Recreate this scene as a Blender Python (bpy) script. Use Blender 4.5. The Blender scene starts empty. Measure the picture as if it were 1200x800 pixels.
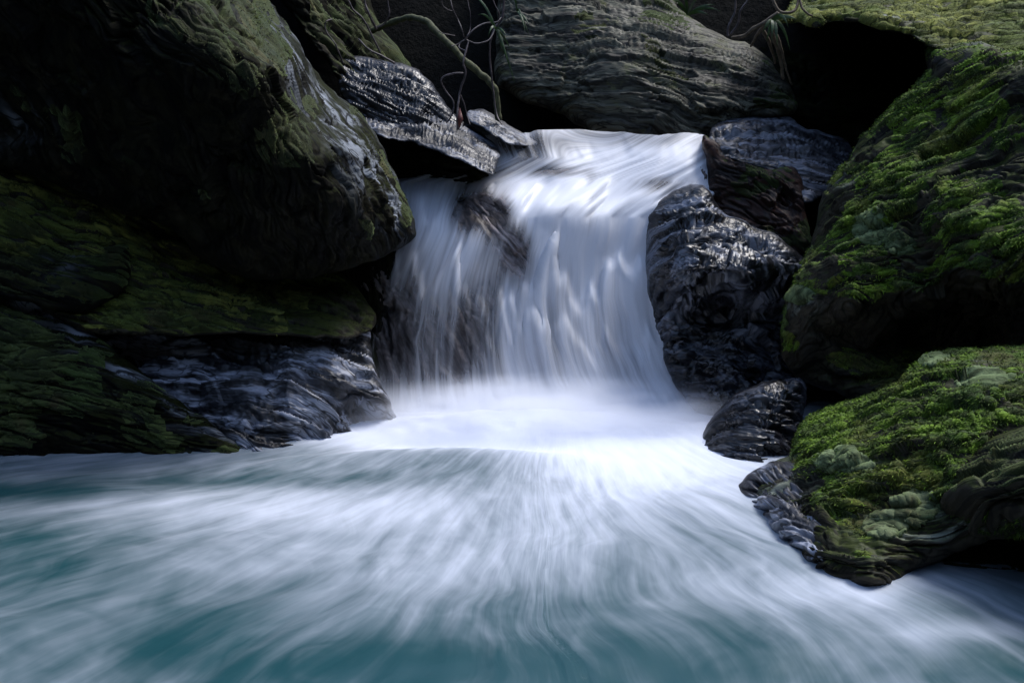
import bpy, math, random
import numpy as np
from mathutils import Vector

# ------------------------------------------------------------------ camera, light, exposure
SC = bpy.context.scene
COL = SC.collection
CAM_H, PITCH, FPX = 1.3, math.radians(12.1), 1167.0     # the photo is 1200 x 800
cd = bpy.data.cameras.new("camera"); cam = bpy.data.objects.new("camera", cd); COL.objects.link(cam)
cam.location = (0, 0, CAM_H); cam.rotation_euler = (math.radians(90) - PITCH, 0, 0)
cd.sensor_width = 36; cd.lens = 36 * FPX / 1200; cd.clip_end = 400; cd.clip_start = 0.02
SC.camera = cam

SUN_EL, SUN_AZ = 63, 66            # high, from beyond the fall: the gorge is lit from above
w = bpy.data.worlds.new("World"); SC.world = w; w.use_nodes = True
nt = w.node_tree
sky = nt.nodes.new("ShaderNodeTexSky"); sky.sky_type = 'NISHITA'; sky.sun_disc = False
sky.sun_elevation = math.radians(SUN_EL); sky.sun_rotation = math.radians(SUN_AZ)
sky.air_density = 1.0; sky.dust_density = 1.5; sky.ozone_density = 1.0
bg = nt.nodes["Background"]; bg.inputs[1].default_value = 0.15
nt.links.new(sky.outputs[0], bg.inputs[0])
sl = bpy.data.lights.new("sun", 'SUN'); sl.energy = 1.5; sl.angle = math.radians(25); sl.color = (1, .98, .96)
sun = bpy.data.objects.new("sun", sl); COL.objects.link(sun)
az, el = math.radians(SUN_AZ), math.radians(SUN_EL)
sdir = Vector((math.sin(az) * math.cos(el), math.cos(az) * math.cos(el), math.sin(el)))
sun.rotation_euler = (-sdir).to_track_quat('-Z', 'Y').to_euler(); sun.location = sdir * 20
vs = SC.view_settings
vs.view_transform = 'Standard'; vs.look = 'None'; vs.gamma = 1; vs.use_curve_mapping = False
vs.exposure = 1.4
SC.cycles.max_bounces = 5; SC.cycles.transparent_max_bounces = 12
SC.cycles.use_denoising = True; SC.cycles.volume_bounces = 3

# ------------------------------------------------------------------ numeric helpers
rng = np.random.default_rng(7)
_P = rng.permutation(256); _P = np.concatenate([_P, _P, _P])
_G = rng.normal(size=(256, 3)); _G /= np.linalg.norm(_G, axis=1)[:, None]

def noise(p, seed=0):
    """gradient noise, about -1..1, p: (n,3)"""
    p = np.asarray(p, dtype=np.float64) + seed * 17.31
    i = np.floor(p).astype(np.int64); f = p - i
    u = f * f * f * (f * (f * 6 - 15) + 10)
    ix, iy, iz = (i & 255).T
    out = np.zeros(len(p))
    for dx in (0, 1):
        wx = u[:, 0] if dx else 1 - u[:, 0]
        hx = _P[(ix + dx) & 255]
        for dy in (0, 1):
            wy = u[:, 1] if dy else 1 - u[:, 1]
            hy = _P[hx + ((iy + dy) & 255)]
            for dz in (0, 1):
                wz = u[:, 2] if dz else 1 - u[:, 2]
                g = _G[_P[hy + ((iz + dz) & 255)]]
                out += wx * wy * wz * (g[:, 0] * (f[:, 0] - dx) + g[:, 1] * (f[:, 1] - dy) + g[:, 2] * (f[:, 2] - dz))
    return out * 1.5

def fbm(p, octv=4, seed=0, gain=.5):
    a, s, o = 1.0, 0.0, np.zeros(len(p))
    for k in range(octv):
        o += a * noise(p * 2.03 ** k, seed + k * 3); s += a; a *= gain
    return o / s

def vnoise(p, seed=0, octv=2):
    return np.stack([fbm(p, octv, seed + 11 * k) for k in range(3)], 1)

CP, SP = math.cos(PITCH), math.sin(PITCH)
def at(px, py, Y):
    """the world point on the ray through photo pixel (px, py) at world distance Y"""
    px, py, Y = np.broadcast_arrays(np.asarray(px, float), np.asarray(py, float), np.asarray(Y, float))
    x = (px - 600) / FPX; y = -(py - 400) / FPX
    dy = CP + y * SP; dz = -SP + y * CP
    t = Y / dy
    return np.stack([x * t, Y, CAM_H + dz * t], -1)
def wl(py, z=0.0):
    """distance at which the ray of pixel row py meets height z"""
    y = -(py - 400) / FPX
    return (z - CAM_H) / (-SP + y * CP) * (CP + y * SP)
def to_px(P):
    d = P - np.array([0, 0, CAM_H])
    f = d[:, 1] * CP - d[:, 2] * SP; u = d[:, 1] * SP + d[:, 2] * CP
    return 600 + FPX * d[:, 0] / f, 400 - FPX * u / f

def catmull(pts, n=8, closed=True):
    pts = np.asarray(pts, float); N = len(pts); out = []
    rngi = range(N) if closed else range(N - 1)
    for i in rngi:
        if closed: p0, p1, p2, p3 = pts[i - 1], pts[i], pts[(i + 1) % N], pts[(i + 2) % N]
        else: p0, p1, p2, p3 = pts[max(i - 1, 0)], pts[i], pts[i + 1], pts[min(i + 2, N - 1)]
        t = np.linspace(0, 1, n, endpoint=False)[:, None]
        out.append(.5 * ((2 * p1) + (-p0 + p2) * t + (2 * p0 - 5 * p1 + 4 * p2 - p3) * t ** 2 + (-p0 + 3 * p1 - 3 * p2 + p3) * t ** 3))
    r = np.concatenate(out)
    return r if closed else np.vstack([r, pts[-1]])

def poly_dist(q, poly):
    """signed distance (inside +) and nearest outline point for points q"""
    a = poly; b = np.roll(poly, -1, 0); n = len(q)
    best = np.full(n, 1e18); near = np.zeros((n, 2)); ins = np.zeros(n, bool)
    for (ax, ay), (bx, by) in zip(a, b):
        ex, ey = bx - ax, by - ay; L = ex * ex + ey * ey + 1e-12
        t = np.clip(((q[:, 0] - ax) * ex + (q[:, 1] - ay) * ey) / L, 0, 1)
        cx, cy = ax + t * ex, ay + t * ey
        d = (q[:, 0] - cx) ** 2 + (q[:, 1] - cy) ** 2
        m = d < best
        best[m] = d[m]; near[m, 0] = cx[m]; near[m, 1] = cy[m]
        c = ((ay > q[:, 1]) != (by > q[:, 1]))
        if abs(ey) > 1e-9:
            ins ^= c & (q[:, 0] < ex * (q[:, 1] - ay) / ey + ax)
    d = np.sqrt(best)
    return np.where(ins, d, -d), near

def rbf(ctrl, q, lin=False):
    c = np.asarray(ctrl, float); X = c[:, :2] / 200.0; v = c[:, 2]; Q = q / 200.0
    def k(r2):
        return np.sqrt(r2) if lin else .5 * r2 * np.log(r2 + 1e-9)
    n = len(X)
    D = ((X[:, None] - X[None]) ** 2).sum(-1)
    A = np.zeros((n + 3, n + 3)); A[:n, :n] = k(D) + np.eye(n) * (0 if lin else 1e-3)
    A[:n, n] = 1; A[:n, n + 1:] = X; A[n, :n] = 1; A[n + 1:, :n] = X.T
    sol = np.linalg.lstsq(A, np.concatenate([v, np.zeros(3)]), rcond=None)[0]
    out = sol[n] + Q @ sol[n + 1:]
    for i in range(n):
        out = out + sol[i] * k(((Q - X[i]) ** 2).sum(1))
    return out

def vert_normals(P, F):
    a, b, c, d = (P[F[:, i]] for i in range(4))
    fn = np.cross(c - a, d - b)
    N = np.zeros_like(P)
    for i in range(4): 
        for k in range(3): N[:, k] += np.bincount(F[:, i], fn[:, k], len(P))
    return N / (np.linalg.norm(N, axis=1)[:, None] + 1e-12)

def mesh_obj(name, P, F, mat, parent=None, attrs=None, smooth=True):
    me = bpy.data.meshes.new(name)
    P = np.asarray(P, np.float32); F = np.asarray(F, np.int32)
    me.vertices.add(len(P)); me.vertices.foreach_set("co", P.ravel())
    k = F.shape[1]
    me.loops.add(F.size); me.loops.foreach_set("vertex_index", F.ravel())
    me.polygons.add(len(F)); me.polygons.foreach_set("loop_start", np.arange(0, F.size, k, dtype=np.int32))
    me.polygons.foreach_set("use_smooth", np.full(len(F), smooth))
    me.update(calc_edges=True); me.validate()
    for an, av in (attrs or {}).items():
        av = np.asarray(av, np.float32)
        if av.ndim == 2:
            A = me.attributes.new(an, 'FLOAT_VECTOR', 'POINT'); A.data.foreach_set("vector", av.ravel())
        else:
            A = me.attributes.new(an, 'FLOAT', 'POINT'); A.data.foreach_set("value", av)
    me.materials.append(mat)
    o = bpy.data.objects.new(name, me); COL.objects.link(o)
    if parent is not None: o.parent = parent
    return o
def tag(o, label=None, cat=None, group=None, kind=None):
    for k, v in (("label", label), ("category", cat), ("group", group), ("kind", kind)):
        if v: o[k] = v
    return o

# ------------------------------------------------------------------ materials
class NB:
    def __init__(s, name):
        s.m = bpy.data.materials.new(name); s.m.use_nodes = True
        s.t = s.m.node_tree; s.t.nodes.clear()
        s.out = s.n("ShaderNodeOutputMaterial")
    def n(s, typ, **kw):
        x = s.t.nodes.new(typ)
        for k, v in kw.items(): setattr(x, k, v)
        return x
    def l(s, a, b): s.t.links.new(a, b)
    def attr(s, name, out="Vector"):
        return s.n("ShaderNodeAttribute", attribute_name=name).outputs[out]
    def noise(s, vec, scale, detail=3, rough=.55, dist=0):
        x = s.n("ShaderNodeTexNoise"); s.l(vec, x.inputs["Vector"])
        x.inputs["Scale"].default_value = scale; x.inputs["Detail"].default_value = detail
        x.inputs["Roughness"].default_value = rough; x.inputs["Distortion"].default_value = dist
        return x.outputs["Fac"]
    def rng(s, v, a, b, c=0, d=1, smooth=True):
        x = s.n("ShaderNodeMapRange"); x.interpolation_type = 'SMOOTHSTEP' if smooth else 'LINEAR'; x.clamp = True if not smooth else x.clamp
        s.l(v, x.inputs[0])
        for i, q in zip((1, 2, 3, 4), (a, b, c, d)): x.inputs[i].default_value = q
        return x.outputs[0]
    def math(s, op, a, b=None, clamp=False):
        x = s.n("ShaderNodeMath", operation=op); x.use_clamp = clamp
        for i, q in enumerate((a, b)):
            if q is None: continue
            if isinstance(q, (int, float)): x.inputs[i].default_value = q
            else: s.l(q, x.inputs[i])
        return x.outputs[0]
    def mix(s, f, a, b):
        x = s.n("ShaderNodeMix", data_type='RGBA')
        for i, q in ((0, f), (6, a), (7, b)):
            if isinstance(q, (int, float)): x.inputs[i].default_value = q
            elif isinstance(q, tuple): x.inputs[i].default_value = (*q, 1)
            else: s.l(q, x.inputs[i])
        return x.outputs[2]
    def bump(s, h, strength, dist, normal=None):
        x = s.n("ShaderNodeBump"); x.inputs["Strength"].default_value = strength; x.inputs["Distance"].default_value = dist
        s.l(h, x.inputs["Height"])
        if normal is not None: s.l(normal, x.inputs["Normal"])
        return x.outputs[0]
    def bsdf(s, color, rough, normal=None, spec=.5):
        x = s.n("ShaderNodeBsdfPrincipled")
        for k, q in (("Base Color", color), ("Roughness", rough)):
            if isinstance(q, tuple): x.inputs[k].default_value = (*q, 1)
            elif isinstance(q, (int, float)): x.inputs[k].default_value = q
            else: s.l(q, x.inputs[k])
        x.inputs["Specular IOR Level"].default_value = spec
        if normal is not None: s.l(normal, x.inputs["Normal"])
        return x
    def done(s, shader):
        s.l(shader, s.out.inputs[0]); return s.m

def rock_mat(name, c1, c2, blotch, moss=(.03, .045, .008), moss_amt=.0, rough=(.25, .5), spec=.6, bump=.9, pale=(.17, .185, .215), vein=.85):
    b = NB(name)
    veins = []
    st = b.attr("strata"); ob = b.n("ShaderNodeTexCoord").outputs["Object"]
    lay = b.noise(st, 16, 4, .6)
    base = b.mix(b.rng(lay, .35, .68), c1, c2)
    blo = b.noise(ob, 5.5, 5, .65, .6)
    base = b.mix(b.math('MULTIPLY', b.rng(blo, .56, .72), .75), base, blotch)
    if moss_amt > 0:
        g = b.n("ShaderNodeNewGeometry"); sx = b.n("ShaderNodeSeparateXYZ"); b.l(g.outputs["Normal"], sx.inputs[0])
        mn = b.noise(ob, 7, 5, .65)
        f = b.math('ADD', b.math('MULTIPLY', sx.outputs[2], .35), mn)
        base = b.mix(b.rng(f, .78 - moss_amt * .5, .98 - moss_amt * .5), base, moss)
    for sc, wd_, k_ in ((15, .022, vein), (29, .03, vein * .8)):
        ln = b.math('ABSOLUTE', b.math('SUBTRACT', b.noise(st, sc, 2, .5, .35), .5))
        veins.append(b.rng(ln, wd_ * .35, wd_, k_, 0))
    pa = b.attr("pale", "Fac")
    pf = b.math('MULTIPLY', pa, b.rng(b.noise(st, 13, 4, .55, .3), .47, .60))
    base = b.mix(pf, base, pale)  # highlights painted into the colour as pale streaks; lichen and ribs use it too
    for v_ in veins: base = b.mix(v_, base, tuple(x * .3 for x in c1))
    rr = b.rng(b.noise(ob, 9, 3), .35, .65, rough[0], rough[1])
    h1 = b.noise(st, 30, 3, .55, .3); h2 = b.noise(ob, 90, 3, .6)
    nrm = b.bump(h2, .5 * bump, .004, b.bump(h1, bump, .012))
    return b.done(b.bsdf(base, rr, nrm, spec).outputs[0])

def moss_mat(name, c1, c2, c3):
    b = NB(name)
    st = b.attr("strata"); ob = b.n("ShaderNodeTexCoord").outputs["Object"]
    n1 = b.noise(ob, 6, 5, .65, .5); n2 = b.noise(st, 30, 4, .6, .4); n3 = b.noise(ob, 2.3, 3, .6)
    base = b.mix(b.rng(n1, .35, .65), c1, c2)
    base = b.mix(b.math('MULTIPLY', b.rng(n3, .50, .60), .85), base, c3)
    base = b.mix(b.math('MULTIPLY', b.rng(b.noise(ob, 3.7, 4, .6, .4), .56, .66), .8), base, (.040, .030, .013))
    base = b.mix(b.math('MULTIPLY', b.rng(n2, .5, .7), .5), base, tuple(x * .4 for x in c1))
    ti = b.attr("tint", "Fac")
    base = b.mix(b.rng(ti, .5, 1.0, 0, .55), base, tuple(min(1, x * 1.9) for x in c2))
    base = b.mix(b.rng(ti, .5, 0.0, 0, .6), base, tuple(x * .45 for x in c1))
    for sc, wd_, k_ in ((13, .03, .85), (25, .035, .7)):
        ln = b.math('ABSOLUTE', b.math('SUBTRACT', b.noise(st, sc, 2, .5, .35), .5))
        base = b.mix(b.rng(ln, wd_ * .3, wd_, k_, 0), base, tuple(x * .25 for x in c1))
    nrm = b.bump(b.noise(ob, 160, 3, .7), .6, .006, b.bump(n2, .9, .012))
    s = b.bsdf(base, .85, nrm, .2)
    s.inputs["Sheen Weight"].default_value = .25; s.inputs["Sheen Roughness"].default_value = .5
    s.inputs["Sheen Tint"].default_value = (.6, .8, .3, 1)
    return b.done(s.outputs[0])

M_SLATE = rock_mat("wet_slate", (.003, .003, .004), (.014, .0145, .019), (.025, .025, .03), rough=(.24, .42), spec=.5, pale=(.17, .185, .23))
M_PALE_GLINT = rock_mat("wet_slate_pale_glint", (.004, .0042, .0055), (.028, .030, .038), (.05, .052, .06), rough=(.36, .52), spec=.4, pale=(.27, .29, .35))  # near-black slate; its bright highlights are painted in as pale streaks
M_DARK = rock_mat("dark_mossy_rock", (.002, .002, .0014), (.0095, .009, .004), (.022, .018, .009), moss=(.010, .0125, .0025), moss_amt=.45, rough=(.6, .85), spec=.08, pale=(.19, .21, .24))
M_GREY = rock_mat("grey_striated_rock", (.018, .017, .013), (.11, .108, .078), (.085, .09, .03), rough=(.55, .75), spec=.2)
M_BROWN = rock_mat("rusty_brown_rock", (.008, .004, .003), (.032, .013, .008), (.014, .016, .006), rough=(.45, .7), spec=.2)
M_MOSSY = rock_mat("mossy_rock", (.010, .009, .006), (.040, .034, .022), (.06, .06, .035), moss=(.025, .033, .006), moss_amt=.4, rough=(.55, .8), spec=.15, pale=(.22, .25, .21))
M_BED = rock_mat("stream_bedrock", (.05, .043, .043), (.14, .12, .115), (.09, .075, .07), rough=(.4, .6), spec=.3, vein=.5)
M_KNOB = rock_mat("pale_brown_rock", (.14, .115, .112), (.34, .29, .285), (.22, .18, .165), rough=(.3, .5), spec=.4, vein=.6)
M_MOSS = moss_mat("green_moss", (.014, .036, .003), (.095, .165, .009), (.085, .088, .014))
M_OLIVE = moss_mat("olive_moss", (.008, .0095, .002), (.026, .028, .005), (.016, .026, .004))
M_OLIVE_LIT = moss_mat("lit_olive_moss", (.040, .046, .008), (.155, .16, .03), (.055, .075, .012))  # lit copy of the olive moss, brightened to stand for light

M_OLIVE_DIM = moss_mat("dim_olive_moss", (.006, .007, .0018), (.018, .0185, .004), (.012, .019, .003))  # dim copy of the olive moss; takes sunlit brightness off the boulder
M_BANK = moss_mat("dark_green_moss", (.014, .020, .005), (.05, .066, .017), (.03, .052, .012))
M_LICHEN = moss_mat("pale_green_lichen", (.05, .075, .03), (.13, .17, .085), (.11, .13, .07))

# ------------------------------------------------------------------ rock builder
STEP = 1.4
def grid_patch(outline, step, clip=(-260, 1460, -170, 920), jitter=3.0, seed=0):
    poly = catmull(outline, 6)
    if jitter:
        q = np.c_[poly / 26.0, np.full(len(poly), seed * 3.7)]
        poly = poly + jitter * np.stack([fbm(q, 3, seed), fbm(q, 3, seed + 50)], 1) * 2
    x0, y0 = poly.min(0); x1, y1 = poly.max(0)
    x0, x1, y0, y1 = max(x0, clip[0]) - step, min(x1, clip[1]) + step, max(y0, clip[2]) - step, min(y1, clip[3]) + step
    xs = np.arange(x0, x1 + step, step); ys = np.arange(y0, y1 + step, step)
    gx, gy = np.meshgrid(xs, ys); q = np.c_[gx.ravel(), gy.ravel()]
    d, near = poly_dist(q, poly)
    nx = len(xs); idx = np.arange(len(q)).reshape(len(ys), nx)
    F = np.c_[idx[:-1, :-1].ravel(), idx[1:, :-1].ravel(), idx[1:, 1:].ravel(), idx[:-1, 1:].ravel()]
    ins = d > 0
    F = F[ins[F].any(1)]
    used = np.zeros(len(q), bool); used[F] = True
    out = used & ~ins
    q[out] = near[out]; d = np.where(ins, d, 0)
    re = -np.ones(len(q), int); re[used] = np.arange(used.sum())
    return q[used], d[used], re[F], poly

def strata_coords(P, ang, stretch, warp, seed, fw=2.2):
    a = math.radians(ang); ca, sa = math.cos(a), math.sin(a)
    al = P[:, 0] * ca - P[:, 2] * sa; ac = P[:, 0] * sa + P[:, 2] * ca
    W = vnoise(P * fw, seed + 5, 3) * warp
    return np.stack([(al + W[:, 0]) / stretch, ac + abs(ca) * P[:, 1] + W[:, 1], P[:, 1] * .25 + W[:, 2]], 1)

def rock(name, outline, ctrl, mat, label, ang=15, B=.14, R=.16, T=.5, amp=.012, big=.05, freq=17,
         stretch=5.5, warp=.07, seed=1, lin=False, jitter=3, moss=None, step=None, cat="rock", bumps=(), groove=1.0, group=None, pale=(), patches=(), pale_glint0=0.0, step_amp=1.5, facet=.16, fsize=.16):
    q, d, F, poly = grid_patch(outline, step or STEP, jitter=jitter, seed=seed)
    base = rbf(ctrl, q, lin)
    for bx, by, rx, ry, h in bumps:
        base = base - h * np.exp(-((q[:, 0] - bx) / rx) ** 2 - ((q[:, 1] - by) / ry) ** 2)
    dm = d * base / FPX
    t = np.clip(dm / R, 0, 1)
    Yf = base + B * (1 - np.sqrt(1 - (1 - t) ** 2))
    P = at(q[:, 0], q[:, 1], Yf)
    N = vert_normals(P, F)
    if N[:, 1].mean() > 0: F = F[:, ::-1]; N = -N
    S = strata_coords(P, ang, stretch, warp, seed); n0 = len(P)
    fade = np.clip(dm / .03, 0, 1)
    h = big * fbm(P * 3.1, 3, seed + 20) * np.clip(dm / .1, 0, 1)
    n1 = noise(S * freq, seed + 1); n2 = noise(S * freq * 1.9, seed + 2)
    gm = np.clip(.55 + 1.6 * fbm(P * 2.4, 3, seed + 60), .1, 1.3)
    tt = S[:, 1] * freq * .42 + .5 * noise(S * 7, seed + 61); tt = tt - np.floor(tt)
    h += step_amp * amp * (tt ** 1.6 - .4) * fade * (1.4 - .6 * gm)
    h += amp * (.9 * n1 + .5 * n2) * (.3 + .7 * fade) * gm
    h -= 1.7 * groove * amp * (1.3 * np.exp(-(n1 / .08) ** 2) + .7 * np.exp(-(n2 / .12) ** 2)) * fade * gm
    h += .5 * amp * fbm(P * 26, 3, seed + 9) * fade
    if facet:
        r3 = np.random.default_rng(seed + 900)
        A = S * [2.2, 1.0, 1.3] + .04 * vnoise(P * 5, seed + 70, 2); lo, hi = A.min(0), A.max(0)
        nc = int(np.clip(np.prod((hi - lo) / fsize + .5), 12, 500)); C = r3.uniform(lo, hi, (nc, 3))
        gr = r3.normal(size=(nc, 3)); gr *= facet / np.linalg.norm(gr, axis=1)[:, None]; of = r3.normal(size=nc) * facet * .05
        ni = np.empty(n0, int)
        for k0 in range(0, n0, 20000):
            ni[k0:k0 + 20000] = (((A[k0:k0 + 20000, None] - C[None]) ** 2).sum(-1)).argmin(1)
        h += (np.clip(((A - C[ni]) * gr[ni]).sum(1), -.045, .045) + of[ni]) * np.clip(dm / .05, 0, 1)
    vd = P - np.array([0, 0, CAM_H]); vd /= np.linalg.norm(vd, axis=1)[:, None]
    h *= np.clip(np.abs((N * vd).sum(1)) * 2.4, .12, 1)          # steep flanks are sampled too coarsely for full relief
    P = P + N * h[:, None]
    Nn = vert_normals(P, F)
    # the back, so that every rock is a closed solid
    edge = d <= 0
    t2 = np.clip(dm / (R * 2.2), 0, 1)
    Yb = np.maximum(base + B + T * np.sqrt(1 - (1 - t2) ** 2), P[:, 1] + .004)
    Pb = at(q[:, 0], q[:, 1], Yb); 
    n = len(P); bi = np.arange(n) + n; bi[edge] = np.arange(n)[edge]
    Fb = bi[F][:, ::-1]
    allP = np.vstack([P, Pb]); allF = np.vstack([F, Fb]); S2 = np.vstack([S, S])
    used = np.zeros(len(allP), bool); used[allF] = True
    re = -np.ones(len(allP), int); re[used] = np.arange(used.sum())
    pl = np.full(n, float(pale_glint0))
    for bx, by, rx, ry, g in pale: pl += g * np.exp(-((q[:, 0] - bx) / rx) ** 2 - ((q[:, 1] - by) / ry) ** 2)  # mask of painted highlights on ridges, rims and ledges; also pale lichen
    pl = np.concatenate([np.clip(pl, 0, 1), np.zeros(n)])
    o = mesh_obj(name, allP[used], re[allF], mat, attrs={"strata": S2[used], "pale": pl[used]})
    tag(o, label, cat, group)
    if moss:
        mm = moss["mat"]
        m = moss.get("base", 0) + moss.get("up", .8) * (N[:, 2]) + moss.get("noise", .9) * fbm(P * moss.get("f", 4.5), 4, seed + 31)
        for bx, by, rx, ry, g in moss.get("spots", ()):
            m = m + g * np.exp(-((q[:, 0] - bx) / rx) ** 2 - ((q[:, 1] - by) / ry) ** 2)
        th = moss.get("thick", .018)
        off = np.clip(m, -.35, .9) * th
        off += np.where(m > 0, 1, 0) * np.clip(m * 3, 0, 1) * th * (.22 * fbm(P * 34, 3, seed + 41) + .7 * noise(S * 22, seed + 43) - 1.0 * np.exp(-(noise(S * 16, seed + 44) / .12) ** 2))
        off *= np.clip(dm / .012, 0, 1)
        Pm = P + Nn * off[:, None]
        keep = (off[F] > -.0015).any(1)
        if keep.sum() > 20:
            Fm = F[keep]; u = np.zeros(n, bool); u[Fm] = True
            re = -np.ones(n, int); re[u] = np.arange(u.sum())
            V = Pm[u]; Q = re[Fm]; A = S[u]; tint = np.full(len(V), .5)
            dens = moss.get("blades", 0)
            if dens:       # fine shoots that stand out of the cushion
                r2 = np.random.default_rng(seed)
                Fs = F[(m[F] > .02).all(1)]
                e1 = Pm[Fs[:, 2]] - Pm[Fs[:, 0]]; e2 = Pm[Fs[:, 3]] - Pm[Fs[:, 1]]
                area = .5 * np.linalg.norm(np.cross(e1, e2), axis=1)
                pk = r2.choice(len(Fs), size=int(dens * area.sum()), p=area / area.sum())
                k = len(pk); f = Fs[pk]; wa, wb = r2.random((2, k, 1))
                bp = (Pm[f[:, 0]] * (1 - wa) + Pm[f[:, 1]] * wa) * (1 - wb) + (Pm[f[:, 3]] * (1 - wa) + Pm[f[:, 2]] * wa) * wb
                nn = Nn[f[:, 0]]
                a = math.radians(ang); flow = np.array([math.cos(a), 0, -math.sin(a)])
                dr = nn * .42 + r2.normal(size=(k, 3)) * .3 + flow * r2.normal(size=(k, 1)) * .8 + np.array([0, 0, -.3])
                dr /= np.linalg.norm(dr, axis=1)[:, None]
                sd = np.cross(dr, r2.normal(size=(k, 3))); sd /= np.linalg.norm(sd, axis=1)[:, None]
                L = moss.get("len", .013) * r2.uniform(.5, 1.3, (k, 1)); W = L * r2.uniform(.06, .13, (k, 1))
                b0 = bp - nn * .003; md = b0 + dr * L * .55 + nn * L * .12; tp = b0 + dr * L - np.array([0, 0, 1]) * L * .2
                v4 = np.stack([b0, md - sd * W, tp, md + sd * W], 1).reshape(-1, 3)
                Q = np.vstack([Q, np.arange(4 * k).reshape(k, 4) + len(V)])
                V = np.vstack([V, v4]); A = np.vstack([A, np.repeat(S[f[:, 0]], 4, 0)])
                tint = np.concatenate([tint, np.repeat(r2.random(k), 4)])
            c = mesh_obj("moss_cover", V, Q, mm, parent=o, attrs={"strata": A, "tint": tint})
            tag(c, moss.get("label"))
    for k, (lb, bx, by, rx, ry) in enumerate(patches):     # lichen crusts, each a thin sheet grown onto the rock
        g = np.exp(-((q[:, 0] - bx) / rx) ** 2 - ((q[:, 1] - by) / ry) ** 2)
        off = np.clip((1.5 * g - .62 + .45 * fbm(P * 30, 3, seed + 80 + k) - .25 * np.exp(-(noise(S * 24, seed + 90) / .12) ** 2)) * .012, -.003, .004) + np.where(g > .12, .0125, -.01)
        Fm = F[(off[F] > 0).all(1) & (g[F] > .12).all(1)]
        if len(Fm) > 6:
            u = np.zeros(n, bool); u[Fm] = True; re = -np.ones(n, int); re[u] = np.arange(u.sum())
            cnt = np.bincount(Fm.ravel(), minlength=n); off = np.where(cnt < 4, -.004, off)      # the rim dips into the rock
            tag(mesh_obj("lichen_patch", (P + Nn * off[:, None])[u], re[Fm], M_LICHEN, parent=o, attrs={"strata": S[u], "tint": np.full(u.sum(), .5)}), lb)
    return o

# ------------------------------------------------------------------ the ravine: one sheet of ground, unseen slopes added to cut the sky light
def build_ground():
    b = NB("dark_ravine_soil")
    ob = b.n("ShaderNodeTexCoord").outputs["Object"]
    n = b.noise(ob, 3, 6, .7)
    base = b.mix(b.rng(n, .4, .65), (.003, .003, .0022), (.007, .0065, .004))
    m = b.done(b.bsdf(base, .9, b.bump(b.noise(ob, 12, 6, .7), .8, .05), .2).outputs[0])
    xs = np.concatenate([np.linspace(-60, -8, 27), np.linspace(-7.5, 7.5, 101), np.linspace(8, 60, 27)])
    ys = np.concatenate([np.linspace(-60, -6, 28), np.linspace(-5.5, 11, 111), np.linspace(12, 70, 30)])
    gx, gy = np.meshgrid(xs, ys); p = np.c_[gx.ravel(), gy.ravel()]
    x, y = p.T
    n = fbm(np.c_[p * .35, np.zeros(len(p))], 4, 3)
    side = np.clip(np.abs(x) - 2.6 - .12 * np.abs(y - 3), 0, 60) * 1.35
    back = np.clip(-y - 1.6, 0, 60) * 1.3  # unseen slope behind the camera, added to keep sky light off rock fronts
    far = np.where(y > 5.2, 1.15, 0) * np.clip((y - 5.2) / .5, 0, 1) + np.clip((y - 5.9) * 6, 0, 2.1) + np.clip(y - 7, 0, 60) * .5
    z = -.55 + np.maximum(np.maximum(side, back), far)
    z = np.where(z > 9, 9 + (z - 9) * .12, z) + n * (.12 + .1 * np.clip(z, 0, 6))
    P = np.c_[p, z]
    nx = len(xs); idx = np.arange(len(p)).reshape(len(ys), nx)
    F = np.c_[idx[:-1, :-1].ravel(), idx[:-1, 1:].ravel(), idx[1:, 1:].ravel(), idx[1:, :-1].ravel()]
    tag(mesh_obj("ground", P, F, m), kind="structure")
build_ground()

# ------------------------------------------------------------------ water
def foam_shader(b, foam, streak_n, deep, rough_deep=.42, white=(.73, .78, .9)):
    nrm = b.bump(streak_n, .2, .02)
    d = b.bsdf(deep, rough_deep, nrm, .3)
    f = b.n("ShaderNodeBsdfDiffuse"); f.inputs[0].default_value = (*white, 1); b.l(nrm, f.inputs["Normal"])
    tr = b.n("ShaderNodeBsdfTranslucent"); tr.inputs[0].default_value = (*white, 1)
    fm = b.n("ShaderNodeMixShader"); fm.inputs[0].default_value = .3; b.l(f.outputs[0], fm.inputs[1]); b.l(tr.outputs[0], fm.inputs[2])
    mx = b.n("ShaderNodeMixShader"); b.l(foam, mx.inputs[0]); b.l(d.outputs[0], mx.inputs[1]); b.l(fm.outputs[0], mx.inputs[2])
    return mx.outputs[0]

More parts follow.
